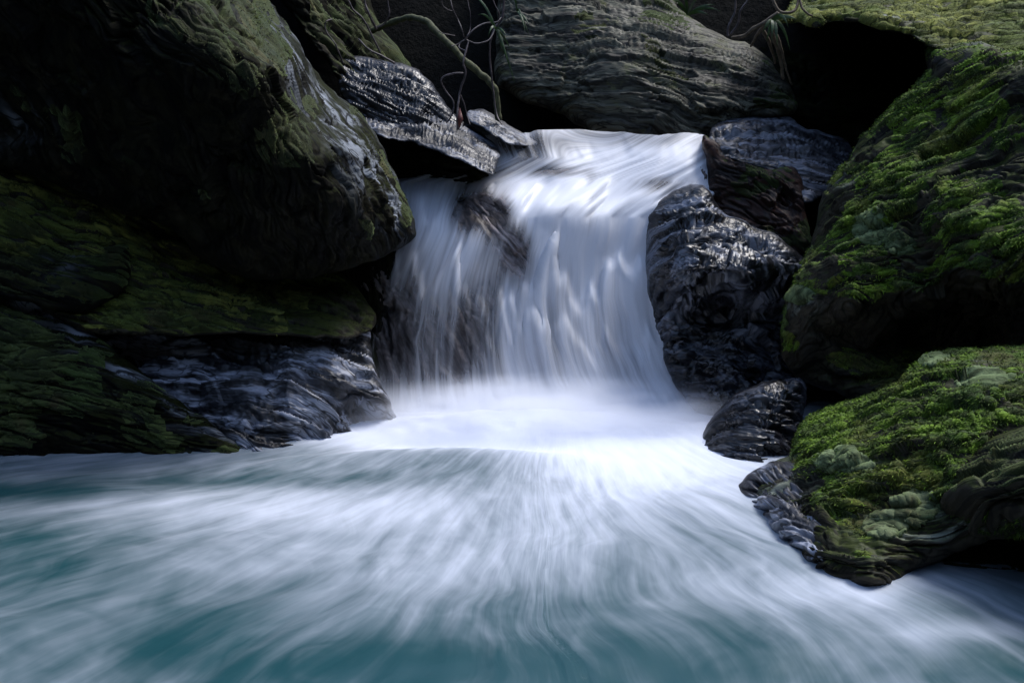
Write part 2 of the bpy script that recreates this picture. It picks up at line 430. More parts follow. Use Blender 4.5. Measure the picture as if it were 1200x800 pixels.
def build_pool():
    b = NB("foaming_pool_water")
    fl = b.attr("flow"); fo = b.attr("foam", "Fac")
    mp = b.n("ShaderNodeMapping"); b.l(fl, mp.inputs[0]); mp.inputs["Scale"].default_value = (1, 1, 1)
    s1 = b.noise(mp.outputs[0], 1.0, 2, .45, .2)
    mp2 = b.n("ShaderNodeMapping"); b.l(fl, mp2.inputs[0]); mp2.inputs["Scale"].default_value = (3.1, 1.6, 1)
    s2 = b.noise(mp2.outputs[0], 1.0, 3, .6, .1)
    s3 = b.noise(b.attr('flow_cross'), 1.0, 3, .55, .3)
    s = b.math('ADD', b.math('ADD', b.math('MULTIPLY', s1, .42), b.math('MULTIPLY', s2, .22)), b.math('MULTIPLY', s3, .36))
    wide = b.noise(b.n('ShaderNodeTexCoord').outputs['Object'], 1.6, 4, .55, .6)
    k = b.math('ADD', b.math('ADD', fo, b.math('MULTIPLY', b.math('SUBTRACT', wide, .5), .55)), b.math('MULTIPLY', b.math('SUBTRACT', s, .5), .8))
    fac = b.rng(k, -.05, 1.0)
    m = b.done(foam_shader(b, fac, s, (.006, .040, .048)))
    st = .0125
    xs = np.arange(-3.6, 3.6, st); ys = np.arange(.7, 5.0, st)
    gx, gy = np.meshgrid(xs, ys); x, y = gx.ravel(), gy.ravel()
    P0 = np.c_[x, y, np.zeros(len(x))]
    px, py = to_px(P0)
    sx, sy = .12, 4.95
    dx, dy = x - sx, (y - sy)
    wn = vnoise(np.c_[x * 1.1, y * 1.1, x * 0], 3, 2)
    near = np.clip((3.1 - y) / 1.5, 0, 1)
    wn2 = vnoise(np.c_[x * 3.2, y * 3.2, x * 0], 33, 2) * (np.exp(-((px - 560) / 280) ** 2) * np.clip((py - 620) / 120, 0, 1))[:, None]
    xx = dx + wn[:, 0] * (.11 + .11 * near) + .07 * wn2[:, 0]; D = np.maximum(-dy + wn[:, 1] * (.11 + .08 * near) + .06 * wn2[:, 1], .05)
    pw = np.where(xx < 0, .62, .85)
    th = np.arctan2(np.sign(xx) * np.abs(xx) ** pw, D); r = np.hypot(dx, dy)
    # streams bend downstream to both sides
    U = np.c_[th * 40, np.log(r + .15) * 5.5, np.zeros(len(x))]
    lr = np.log(r + .15); wv = fbm(np.c_[x * 2.0, y * 2.0, x * 0], 3, 61)
    U2 = np.c_[th * 24 + np.where(xx < 0, -3.2, 3.0) * lr + 2.2 * wv, lr * 9 + 1.5 * wv, np.zeros(len(x))]
    n1 = noise(U, 4); n2 = noise(U2 * [1.3, 1.3, 1], 5)
    z = .005 * n1 * np.clip(r - .5, 0, 1) + .004 * n2 * np.clip(r - .5, 0, 1)
    # boiling mound at the foot of the fall and the standing wave in front of it
    z += .055 * np.exp(-((y - 4.28 + .12 * (x - .1) ** 2) / .16) ** 2) * np.exp(-((x - .1) / .75) ** 2)
    z += .03 * np.exp(-((y - 3.86 + .25 * (x + .3) ** 2) / .10) ** 2) * np.exp(-((x + .25) / .5) ** 2)
    z -= .03 * np.exp(-((y - 4.0 + .25 * (x + .3) ** 2) / .07) ** 2) * np.exp(-((x + .25) / .45) ** 2)
    foot = np.exp(-((y - 4.26 + .12 * (x - .1) ** 2) / .2) ** 2) * np.exp(-((x - .1) / .8) ** 4)
    z += foot * (.035 * np.abs(fbm(np.c_[x * 5, y * 5, x * 0], 3, 12)) + .006 * fbm(np.c_[x * 18, y * 18, x * 0], 2, 14))
    z += .03 * fbm(np.c_[x * 1.3, y * 2.0, x * 0], 3, 8) * np.clip((4.4 - y), 0, 1)
    f = np.zeros(len(x)) + .23
    def g(cx, cy, rx, ry, v):
        nonlocal f
        f = f + v * np.exp(-((px - cx) / rx) ** 2 - ((py - cy) / ry) ** 2)
    for a in FOAM: g(*a)
    P = np.c_[x, y, z]
    nx = len(xs); idx = np.arange(len(x)).reshape(len(ys), nx)
    F = np.c_[idx[:-1, :-1].ravel(), idx[:-1, 1:].ravel(), idx[1:, 1:].ravel(), idx[1:, :-1].ravel()]
    tag(mesh_obj("water", P, F, m, attrs={"flow": U, "flow_cross": U2, "foam": f}), kind="structure")
FOAM = [  # where the foam is dense (+) and where the water is clear (-)
    (650, 495, 240, 34, .85), (790, 540, 170, 40, .5), (450, 510, 130, 16, .5), (650, 600, 190, 60, .24), (300, 592, 260, 24, .32), (330, 650, 200, 30, .18),
    (520, 543, 80, 11, -.14), (330, 562, 170, 9, -.16), (40, 575, 120, 12, -.30), (60, 655, 120, 50, -.18),
    (560, 795, 340, 50, -.2), (200, 770, 280, 50, -.14), (930, 600, 130, 60, .12), (1020, 690, 90, 25, .3), (1130, 740, 90, 16, .2), (1000, 790, 250, 24, -.12),
    (820, 770, 160, 40, -.08), (1000, 770, 120, 30, .08), (520, 670, 70, 30, .12), (900, 690, 120, 40, .1),
]
build_pool()

# flow boundaries of the curtain: photo row -> left and right edge
LROW = [(140, 560), (165, 566), (185, 575), (205, 520), (215, 490), (240, 484), (270, 480), (300, 468), (350, 453), (400, 442), (460, 437), (520, 430)]
RROW = [(140, 825), (165, 826), (215, 834), (235, 800), (255, 770), (300, 760), (350, 764), (400, 778), (440, 795), (470, 815), (520, 850)]
THICK = [
    (640, 232, 52, 26, .8), (640, 203, 60, 8, -.3), (655, 200, 30, 8, -.35), (695, 245, 9, 40, -.25), (640, 280, 70, 70, .22), (720, 300, 60, 60, .28), (790, 192, 60, 18, .4), (700, 175, 50, 20, .3), (740, 250, 40, 30, .3),
    (500, 395, 44, 80, -.62), (700, 164, 140, 14, -.36), (620, 180, 40, 16, -.25), (545, 400, 20, 70, -.2), (450, 400, 18, 80, -.35), (574, 250, 30, 28, -.75), (606, 296, 19, 36, -.8), (545, 262, 14, 14, -.3), (560, 235, 24, 8, -.3), (555, 420, 25, 60, -.12),
    (560, 245, 40, 16, -.3), (800, 430, 22, 60, .1), (640, 480, 260, 26, .5), (690, 235, 10, 40, -.3), (772, 216, 34, 13, -.45), (738, 250, 8, 22, -.3), (735, 285, 30, 34, .3), (500, 230, 40, 20, .1),
]
def build_fall():
    b = NB("falling_water")
    fl = b.attr("flow"); fo = b.attr("thick", "Fac")
    def layer(sx, sy, det):
        mp = b.n("ShaderNodeMapping"); b.l(fl, mp.inputs[0]); mp.inputs["Scale"].default_value = (sx, sy, 1)
        return b.noise(mp.outputs[0], 1.0, det, .6, .1)
    s1 = layer(26, 1.2, 3); s2 = layer(75, 2.0, 4)
    s0 = layer(9, .7, 2)
    s = b.math('ADD', b.math('ADD', b.math('MULTIPLY', s0, .35), b.math('MULTIPLY', s1, .35)), b.math('MULTIPLY', s2, .3))
    k = b.math('ADD', fo, b.math('MULTIPLY', b.math('SUBTRACT', s, .5), 1.6))
    al = b.rng(k, -.02, .85)
    nrm = b.bump(s, .3, .02)
    f = b.n("ShaderNodeBsdfDiffuse"); f.inputs[0].default_value = (.84, .87, .94, 1); b.l(nrm, f.inputs["Normal"])
    tr = b.n("ShaderNodeBsdfTranslucent"); tr.inputs[0].default_value = (.78, .82, .92, 1); b.l(nrm, tr.inputs["Normal"])
    fm = b.n("ShaderNodeMixShader"); fm.inputs[0].default_value = .4; b.l(f.outputs[0], fm.inputs[1]); b.l(tr.outputs[0], fm.inputs[2])
    gl = b.n("ShaderNodeBsdfGlossy"); gl.inputs["Roughness"].default_value = .35; b.l(nrm, gl.inputs["Normal"])
    fg = b.n("ShaderNodeMixShader"); fg.inputs[0].default_value = .025; b.l(fm.outputs[0], fg.inputs[1]); b.l(gl.outputs[0], fg.inputs[2])
    tp = b.n("ShaderNodeBsdfTransparent")
    mx = b.n("ShaderNodeMixShader"); b.l(al, mx.inputs[0]); b.l(tp.outputs[0], mx.inputs[1]); b.l(fg.outputs[0], mx.inputs[2])
    m = b.done(mx.outputs[0])
    outline = [(548, 160), (600, 158), (640, 152), (700, 153), (760, 157), (826, 158), (845, 190), (845, 225), (820, 240), (800, 250), (790, 300), (790, 350),
               (800, 400), (815, 440), (850, 480), (820, 510), (700, 525), (640, 525), (560, 520), (440, 500), (425, 455), (430, 400), (443, 350), (455, 300), (465, 270), (460, 230), (462, 205), (500, 200), (540, 190), (560, 175)]
    q, d, F, poly = grid_patch(outline, 1.8, jitter=0)
    Y = rbf(FALL_CTRL, q)
    xl = np.interp(q[:, 1], *zip(*LROW)); xr = np.interp(q[:, 1], *zip(*RROW)); u0 = (q[:, 0] - xl) / (xr - xl)
    for y0_, sp_, fr_, d_, sd_ in ((232, 52, 6.5, .06, 3), (325, 70, 8, .045, 9), (395, 60, 11, .02, 15)):     # broken ledges under the water
        e = y0_ + sp_ * noise(np.c_[u0 * fr_, u0 * 0, u0 * 0 + sd_], sd_) + sp_ * .4 * noise(np.c_[u0 * fr_ * 3, u0 * 0, u0 * 0], sd_ + 1)
        k = np.clip(1 + .8 * noise(np.c_[u0 * fr_ * .8, u0 * 0, u0 * 0], sd_ + 2), 0, 2)
        Y = Y - d_ * k * (1 / (1 + np.exp(-(q[:, 1] - e) / 4.0)) - np.clip((q[:, 1] - e + 60) / 160, 0, 1))
    P = at(q[:, 0], q[:, 1], Y); N = vert_normals(P, F)
    if N[:, 1].mean() > 0: F = F[:, ::-1]; N = -N
    xl = np.interp(q[:, 1], *zip(*LROW)); xr = np.interp(q[:, 1], *zip(*RROW))
    u = (q[:, 0] - xl) / (xr - xl); v = (CAM_H - P[:, 2]) * 1.0 - Y * .5
    up = np.clip((u - .25) / .4, 0, 1); up = up * up * (3 - 2 * up)
    u = u - up * .0085 * np.clip(212 - q[:, 1], 0, 80) ** 1.15 * .42
    u = u + .02 * fbm(np.c_[P[:, 0] * 3, P[:, 2] * 3, P[:, 1]], 3, 3)
    fl = np.c_[u, v, np.zeros(len(u))]
    low = np.clip((q[:, 1] - 185) / 60, .3, 1)
    P = P + N * (low * .026 * noise(np.c_[u * 7, v * .9, u * 0], 5) + .009 * noise(np.c_[u * 22, v * 1.3, u * 0], 6) + .003 * noise(np.c_[u * 60, v * 2, u * 0], 8))[:, None]
    th = np.full(len(u), .60)
    for bx, by, rx, ry, gg in THICK: th += gg * np.exp(-((q[:, 0] - bx) / rx) ** 2 - ((q[:, 1] - by) / ry) ** 2)
    th += .42 * fbm(np.c_[u * 7, v * 1.3, u * 0], 3, 21) * np.clip((470 - q[:, 1]) / 60, 0, 1)
    th -= .9 * (1 - np.clip(d / 6, 0, 1)) * (q[:, 1] > 225)
    t = bpy.data.objects.new("waterfall", None); COL.objects.link(t); t.location = at(640, 490, wl(490))
    tag(t, "silky white waterfall spilling over the brown ledge into the foaming pool", "waterfall")
    left = (u0[F].mean(1) < .40) & (q[F][:, :, 1].mean(1) > 200)
    for nm, lb, Fm in (("main_curtain", None, F[~left]), ("side_veil", "thinner veil with the brown rock showing through", F[left])):
        uu = np.zeros(len(P), bool); uu[Fm] = True; re = -np.ones(len(P), int); re[uu] = np.arange(uu.sum())
        tag(mesh_obj(nm, P[uu] - np.array(t.location), re[Fm], m, parent=t, attrs={"flow": fl[uu], "thick": th[uu]}), lb)
    return t
FALL_CTRL = [(600, 160, 5.12), (700, 155, 5.22), (826, 160, 5.2), (640, 190, 5.0), (615, 203, 4.97), (690, 208, 4.97), (650, 208, 4.95), (800, 190, 5.0), (835, 220, 4.95), (760, 262, 4.80), (560, 185, 5.08),
             (480, 210, 5.1), (500, 235, 4.92), (545, 235, 4.9), (485, 280, 4.78), (455, 350, 4.70), (580, 250, 4.80), (595, 285, 4.685), (612, 330, 4.66), (640, 240, 4.77), (680, 244, 4.79), (612, 240, 4.80), (640, 268, 4.73), (640, 216, 4.93), (700, 300, 4.74), (770, 340, 4.70), (445, 460, 4.56),
             (560, 400, 4.60), (700, 400, 4.60), (640, 460, 4.5), (800, 460, 4.54), (640, 495, 4.42), (450, 500, 4.45), (820, 500, 4.45), (640, 525, 4.36)]
FALL = build_fall()

def build_spray():
    b = NB("spray_mist")
    ob = b.n("ShaderNodeTexCoord").outputs["Object"]
    ln = b.n("ShaderNodeVectorMath", operation='LENGTH'); b.l(ob, ln.inputs[0])
    d = b.math('MULTIPLY', b.rng(ln.outputs["Value"], 1.0, .15, 0, 1), b.rng(b.noise(ob, 2.6, 3, .6), .32, .68))
    v = b.n("ShaderNodeVolumePrincipled"); v.inputs["Color"].default_value = (.93, .95, 1, 1)
    b.l(b.math('MULTIPLY', d, 16.0), v.inputs["Density"])
    b.l(v.outputs[0], b.out.inputs["Volume"])
    n, k = 24, 12
    a = np.linspace(0, 2 * math.pi, n, endpoint=False); e = np.linspace(-math.pi / 2 * .985, math.pi / 2 * .985, k)
    V = np.array([(math.cos(q) * math.cos(p), math.cos(q) * math.sin(p), math.sin(q)) for q in e for p in a])
    F = [(i * n + j, i * n + (j + 1) % n, (i + 1) * n + (j + 1) % n, (i + 1) * n + j) for i in range(k - 1) for j in range(n)]
    V = np.vstack([V, [(0, 0, -1), (0, 0, 1)]])
    F += [(n * k, (j + 2) % n, j + 1, j) for j in range(0, n, 2)] + [(n * k + 1, (k - 1) * n + j, (k - 1) * n + j + 1, (k - 1) * n + (j + 2) % n) for j in range(0, n, 2)]
    o = mesh_obj("spray", V, F, b.m, parent=FALL); o.location = Vector((.12, 4.26, .03)) - FALL.location; o.scale = (1.05, .34, .22)
    tag(o, "white mist where the fall strikes the pool", kind="stuff")
build_spray()

# ------------------------------------------------------------------ rocks, back to front
rock("bedrock_ledge", [(330, 175), (430, 190), (480, 214), (520, 226), (560, 232), (600, 215), (640, 200), (700, 195), (760, 185), (830, 175), (880, 190), (920, 260), (920, 500), (860, 560), (640, 560), (430, 560), (330, 520)],
     [(a, bb, c + .07) for a, bb, c in FALL_CTRL] + [(340, 200, 5.2), (350, 500, 4.5), (900, 300, 4.9), (900, 520, 4.5)],
     M_BED, "brown bedrock ledge behind the veil of the waterfall", ang=70, B=.1, R=.1, T=.6, big=.05, seed=2, amp=.015, cat="bedrock", step=2.4)
rock("rock_knob", [(545, 232), (580, 222), (602, 240), (618, 268), (628, 305), (618, 345), (598, 330), (580, 305), (560, 295), (542, 270)],
     [(575, 235, 4.92), (598, 280, 4.755), (612, 320, 4.73), (560, 270, 4.85), (580, 275, 4.80)],
     M_KNOB, "small brown rock poking through the middle of the white waterfall", ang=60, B=.06, R=.06, T=.1, big=.03, amp=.012, seed=4)
rock("boulder", [(590, -90), (583, 0), (582, 60), (580, 92), (600, 112), (640, 128), (680, 146), (702, 164), (760, 170), (815, 170), (870, 142), (905, 138), (933, 128), (928, 108), (915, 88), (900, 66), (870, 50), (840, 40), (812, 22), (790, 2), (770, -40), (740, -90)],
     [(600, 90, 5.55), (640, 20, 5.75), (700, 140, 5.35), (800, 155, 5.3), (900, 120, 5.3), (860, 60, 5.55), (760, -40, 6.1), (650, -90, 6.1), (740, 70, 5.4)],
     M_GREY, "large grey striated boulder leaning back above the lip of the waterfall", ang=17, B=.14, R=.16, T=1.0, seed=5, cat="boulder", freq=22, stretch=7, amp=.009, groove=1.0, warp=.10, moss=dict(mat=M_OLIVE, base=-.55, up=.3, noise=1.3, thick=.008, spots=[(905, 118, 26, 12, 1.4), (790, 20, 60, 16, .8)]))
rock("mossy_slab", [(905, 20), (925, 6), (955, -60), (1100, -150), (1460, -150), (1460, 110), (1300, 90), (1200, 72), (1150, 64), (1110, 58), (1090, 54), (1060, 42), (1020, 30), (980, 27), (940, 32), (912, 30)],
     [(910, 25, 5.0), (1000, 25, 4.85), (1090, 45, 4.7), (1200, 65, 4.5), (1400, 90, 4.1), (1000, -10, 5.3), (1200, 10, 5.0), (1000, -60, 5.9), (1200, -60, 5.7), (1400, -100, 5.5), (1350, 20, 4.8), (1150, 0, 5.2)],
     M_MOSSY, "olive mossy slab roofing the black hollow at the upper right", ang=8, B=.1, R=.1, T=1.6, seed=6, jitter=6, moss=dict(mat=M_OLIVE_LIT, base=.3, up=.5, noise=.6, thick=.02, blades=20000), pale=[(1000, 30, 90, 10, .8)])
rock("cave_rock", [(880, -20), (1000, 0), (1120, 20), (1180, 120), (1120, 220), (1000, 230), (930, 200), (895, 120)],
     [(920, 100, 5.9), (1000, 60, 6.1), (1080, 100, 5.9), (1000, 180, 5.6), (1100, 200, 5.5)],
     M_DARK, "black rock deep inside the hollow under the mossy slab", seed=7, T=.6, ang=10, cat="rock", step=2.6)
rock("wet_ledge", [(833, 150), (850, 141), (890, 137), (925, 138), (938, 150), (962, 154), (992, 164), (1000, 190), (985, 225), (960, 232), (944, 238), (935, 222), (930, 205), (900, 200), (870, 192), (845, 182), (834, 170)],
     [(840, 160, 5.15), (900, 140, 5.3), (960, 160, 5.2), (980, 175, 5.15), (900, 190, 4.92), (960, 222, 4.85), (860, 180, 4.95), (935, 180, 5.0)],
     M_PALE_GLINT, "wet rock ledge with painted highlights right of the lip, above the reddish rock", ang=14, B=.05, R=.05, T=.3, seed=8, freq=24, pale_glint0=.42, amp=.010, groove=1.3, step_amp=2.0)  # white wet highlight put into the colour by the pale amount
rock("red_rock", [(824, 160), (836, 163), (850, 180), (872, 186), (905, 196), (936, 200), (944, 238), (952, 280), (960, 330), (930, 350), (890, 330), (860, 290), (838, 250), (830, 225), (827, 190)],
     [(832, 180, 4.98), (880, 195, 4.88), (935, 215, 4.8), (840, 235, 4.9), (900, 270, 4.72), (945, 300, 4.66), (890, 330, 4.72)],
     M_BROWN, "reddish brown rock under the pale wet ledge right of the lip", ang=50, B=.06, R=.06, T=.4, seed=9, stretch=3.5, warp=.12,
     moss=dict(mat=M_OLIVE, base=-.35, up=.4, noise=1.0, thick=.01, spots=[(910, 270, 30, 40, .4)]))
rock("black_boulder", [(764, 242), (790, 224), (815, 216), (832, 222), (846, 248), (880, 262), (925, 285), (945, 312), (940, 345), (946, 400), (950, 460), (900, 500), (830, 490), (798, 462), (786, 442), (774, 408), (764, 370), (757, 330), (758, 295), (756, 265)],
     [(775, 245, 4.72), (820, 228, 4.72), (770, 300, 4.58), (765, 350, 4.58), (800, 290, 4.42), (860, 290, 4.48), (920, 310, 4.45), (800, 330, 4.36), (870, 335, 4.36), (850, 362, 4.7), (900, 356, 4.66), (810, 380, 4.6), (800, 440, 4.46), (870, 400, 4.62), (900, 450, 4.55), (830, 470, 4.4)],
     M_SLATE, "black wet boulder with folded ridges hemming the waterfall on its right", ang=15, B=.12, R=.1, T=.5, seed=10, cat="boulder", freq=15, stretch=3, warp=.16, amp=.016, facet=.3, bumps=[(850, 315, 70, 16, .08)], pale_glint0=.5, pale=[(810, 228, 30, 12, 1), (830, 310, 60, 25, .4), (835, 250, 30, 8, .7), (775, 310, 14, 80, .6)])  # bluish highlights on the folds are painted by the pale spots
rock("mossy_boulder", [(1092, 50), (1084, 78), (1068, 102), (1038, 132), (1006, 165), (984, 195), (962, 235), (948, 290), (934, 322), (918, 350), (914, 400), (924, 432), (950, 450), (1000, 470), (1080, 520), (1200, 560), (1460, 560), (1460, 60), (1300, 52), (1200, 58), (1140, 50)],
     [(1090, 60, 4.65), (1040, 135, 4.6), (985, 200, 4.55), (950, 290, 4.4), (1150, 70, 4.35), (1300, 80, 4.0), (1440, 100, 3.7), (1100, 200, 4.15), (1250, 220, 3.75), (1000, 280, 4.18), (1060, 320, 4.0), (940, 350, 4.2), (1000, 360, 4.02), (1080, 350, 3.92), (1150, 345, 3.82), (1220, 400, 3.62), (1400, 350, 3.4),
      (1000, 395, 4.25), (1080, 385, 4.3), (1150, 390, 4.2), (930, 410, 4.24), (1000, 440, 4.2), (1100, 440, 4.1), (1250, 500, 3.8)],
     M_MOSSY, "tall mossy boulder filling the right side beside the black hollow", ang=8, B=.16, R=.14, T=.9, seed=11, jitter=5, cat="boulder", big=.08, warp=.17, stretch=4, groove=.7, facet=.22, patches=[("large pale lichen patch", 1022, 268, 19, 14), ("small round pale lichen patch", 1052, 285, 12, 11), ("dull lichen patch on the ledge", 938, 346, 14, 8)],
     moss=dict(mat=M_MOSS, base=-.25, up=.6, noise=1.4, f=3.2, thick=.018, spots=[(1000, 340, 90, 30, .5), (1100, 290, 60, 40, .35), (1050, 120, 40, 40, .3), (1020, 268, 16, 12, -.9), (1052, 284, 10, 10, -.9)], blades=26000, len=.016), pale=[(1020, 268, 16, 12, 1), (1052, 284, 10, 10, 1), (985, 205, 20, 30, .5), (930, 350, 25, 20, .6)])
rock("wet_stone", [(818, 520), (832, 495), (846, 476), (866, 458), (905, 444), (936, 441), (944, 456), (942, 500), (944, 545), (905, 565), (840, 560), (818, 540)],
     [(830, 515, 3.98), (870, 470, 4.0), (930, 450, 4.05), (900, 500, 3.86), (935, 520, 3.9), (850, 535, 3.86), (900, 545, 3.78)],
     M_SLATE, "low dark wet stone at the water's edge below the black boulder", ang=20, B=.1, R=.09, T=.3, seed=12, cat="stone", stretch=3.5, warp=.12, pale_glint0=.35, amp=.016)
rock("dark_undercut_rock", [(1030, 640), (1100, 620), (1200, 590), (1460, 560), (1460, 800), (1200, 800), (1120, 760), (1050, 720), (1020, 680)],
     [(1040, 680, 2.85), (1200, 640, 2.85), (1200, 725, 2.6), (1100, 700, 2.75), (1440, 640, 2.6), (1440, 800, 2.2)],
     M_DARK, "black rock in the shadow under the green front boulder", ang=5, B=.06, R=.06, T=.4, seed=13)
rock("green_boulder", [(866, 570), (884, 550), (920, 537), (934, 512), (946, 489), (976, 474), (1012, 464), (1050, 449), (1076, 424), (1100, 411), (1150, 409), (1200, 404), (1460, 396), (1460, 640), (1200, 628), (1150, 636), (1112, 652), (1072, 668), (1054, 684), (1026, 700), (985, 705), (940, 680), (925, 640), (900, 610), (872, 595)],
     [(870, 572, 3.5), (900, 590, wl(600)), (950, 655, wl(662)), (1020, 690, wl(690)), (900, 550, 3.5), (935, 515, 3.58), (1000, 472, 3.62), (1090, 420, 3.55), (1200, 410, 3.4), (1440, 400, 3.1), (980, 540, 3.2), (1060, 500, 3.15), (1150, 460, 3.12), (1000, 600, 2.95), (1100, 570, 2.85), (1060, 650, 2.72), (1120, 640, 2.7), (1200, 600, 2.62), (1200, 530, 2.85), (1440, 520, 2.5), (1440, 620, 2.35), (935, 600, 3.14), (1010, 712, wl(690) + .12), (950, 690, wl(665) + .12), (890, 625, wl(610) + .15)],
     M_MOSSY, "bright green moss covered boulder jutting into the pool at lower right", ang=10, B=.1, R=.1, T=.5, seed=14, cat="boulder", warp=.15, amp=.012, stretch=4.5, groove=.8, facet=.2, patches=[("long pale lichen patch on the upper face", 988, 541, 26, 9), ("round pale lichen patch low on the face", 1072, 590, 20, 16), ("pale lichen patch above the water", 1036, 612, 20, 14), ("pale lichen patch near the crest", 1155, 448, 26, 9), ("narrow lichen patch on the crest", 1098, 424, 16, 8)],
     moss=dict(mat=M_MOSS, base=.05, up=.5, noise=1.2, f=3.6, thick=.020, spots=[(890, 585, 38, 50, -2.5), (955, 645, 34, 36, -1.6), (1080, 625, 60, 30, -1.4), (1022, 690, 45, 30, -1.5), (1180, 440, 60, 30, -.3), (1150, 448, 22, 8, -.8), (990, 540, 26, 8, -.8)], blades=48000, len=.015), pale=[(895, 590, 40, 50, .8), (1080, 610, 60, 30, .8), (1150, 448, 22, 8, 1), (990, 540, 26, 8, 1), (1120, 425, 40, 10, .7)])
rock("ribbed_stone", [(864, 570), (884, 551), (912, 540), (945, 546), (965, 578), (975, 618), (985, 655), (1010, 672), (1014, 700), (960, 700), (925, 655), (900, 620), (872, 600)],
     [(868, 572, 3.44), (885, 595, wl(592) - .01), (920, 555, 3.36), (960, 590, 3.16), (935, 600, 3.07), (910, 620, 3.07), (945, 640, 2.90), (955, 655, wl(658) - .02), (990, 690, 2.82), (890, 625, 3.2), (940, 690, 3.0)],
     M_PALE_GLINT, "dark stone with pale upright ribs at the waterside tip of the green boulder", ang=74, B=.05, R=.05, T=.2, seed=32, cat="stone", freq=24, stretch=5, warp=.06, amp=.010, pale_glint0=.9, facet=.08)
rock("brown_stone", [(1086, 578), (1098, 552), (1130, 530), (1168, 511), (1210, 498), (1330, 480), (1400, 560), (1330, 640), (1200, 630), (1150, 634), (1122, 624), (1104, 602)],
     [(1095, 575, 2.84), (1140, 535, 2.86), (1200, 505, 2.8), (1150, 580, 2.66), (1200, 570, 2.55), (1300, 560, 2.42), (1200, 625, 2.6), (1130, 620, 2.72)],
     M_MOSSY, "rounded brown stone lying against the green boulder at the right edge", ang=12, B=.08, R=.08, T=.15, seed=15, cat="stone",
     moss=dict(mat=M_OLIVE, base=-.25, up=.5, noise=.8, thick=.012))

# left bank
rock("back_slope_rock", [(250, -150), (300, -60), (330, 0), (372, 60), (412, 108), (470, 150), (520, 160), (500, 110), (470, 60), (440, 20), (430, -60), (440, -150)],
     [(340, 0, 5.1), (400, 80, 5.1), (480, 140, 5.1), (450, 30, 5.6), (400, -80, 5.8), (300, -120, 5.5)],
     M_DARK, "dark olive rock slope behind the huge left boulder, at the top", ang=35, B=.12, R=.12, T=.6, seed=16,
     moss=dict(mat=M_OLIVE, base=-.2, up=.5, noise=.9, thick=.015))
rock("ledge_block", [(400, 66), (440, 70), (482, 78), (500, 92), (514, 112), (530, 132), (545, 150), (500, 160), (440, 150), (405, 120), (396, 90)],
     [(405, 75, 5.15), (480, 82, 5.2), (520, 125, 5.1), (430, 110, 5.02), (490, 130, 4.98), (450, 145, 4.95)],
     M_SLATE, "dark tilted block stacked on the wet slab left of the falls", ang=25, B=.05, R=.04, T=.4, seed=17, freq=24, pale_glint0=.12, amp=.010, groove=1.3, step_amp=2.0)
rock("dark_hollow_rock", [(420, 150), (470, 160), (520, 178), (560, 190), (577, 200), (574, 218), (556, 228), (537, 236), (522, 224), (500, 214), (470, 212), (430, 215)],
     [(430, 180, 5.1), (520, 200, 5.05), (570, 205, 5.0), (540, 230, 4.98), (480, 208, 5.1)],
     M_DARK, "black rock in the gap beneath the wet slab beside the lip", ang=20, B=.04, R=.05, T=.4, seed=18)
rock("wet_slab", [(408, 126), (425, 120), (450, 112), (490, 122), (520, 134), (548, 146), (572, 162), (586, 178), (585, 192), (576, 203), (555, 196), (530, 186), (502, 174), (482, 166), (458, 163), (430, 152), (412, 138)],
     [(415, 130, 4.95), (460, 118, 5.12), (520, 138, 5.1), (575, 168, 5.05), (440, 150, 4.82), (500, 168, 4.78), (560, 190, 4.76), (580, 190, 4.82), (540, 165, 4.9)],
     M_PALE_GLINT, "wet layered slab with painted highlights overhanging the gap left of the waterfall lip", ang=24, B=.04, R=.04, T=.5, seed=19, freq=24, pale_glint0=.42, amp=.010, groove=1.3, step_amp=2.0)  # lit top strata painted as pale streaks
rock("thin_ledge", [(545, 133), (558, 128), (572, 131), (590, 142), (612, 156), (630, 168), (612, 172), (590, 166), (570, 152), (552, 145)],
     [(550, 138, 5.1), (570, 132, 5.2), (620, 166, 5.1), (590, 155, 5.05)],
     M_PALE_GLINT, "thin strip of rock with painted highlight behind the twig's foot at the lip", ang=32, B=.03, R=.03, T=.3, seed=20, freq=24, pale_glint0=.42, amp=.010, groove=1.3, step_amp=2.0)  # pale colour stands for the light on this strip
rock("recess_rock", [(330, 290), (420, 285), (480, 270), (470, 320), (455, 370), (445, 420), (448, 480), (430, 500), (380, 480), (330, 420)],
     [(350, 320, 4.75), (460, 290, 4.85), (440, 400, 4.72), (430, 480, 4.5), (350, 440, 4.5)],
     M_DARK, "black rock wall in the recess left of the falling water", ang=80, B=.05, R=.05, T=.4, seed=21)
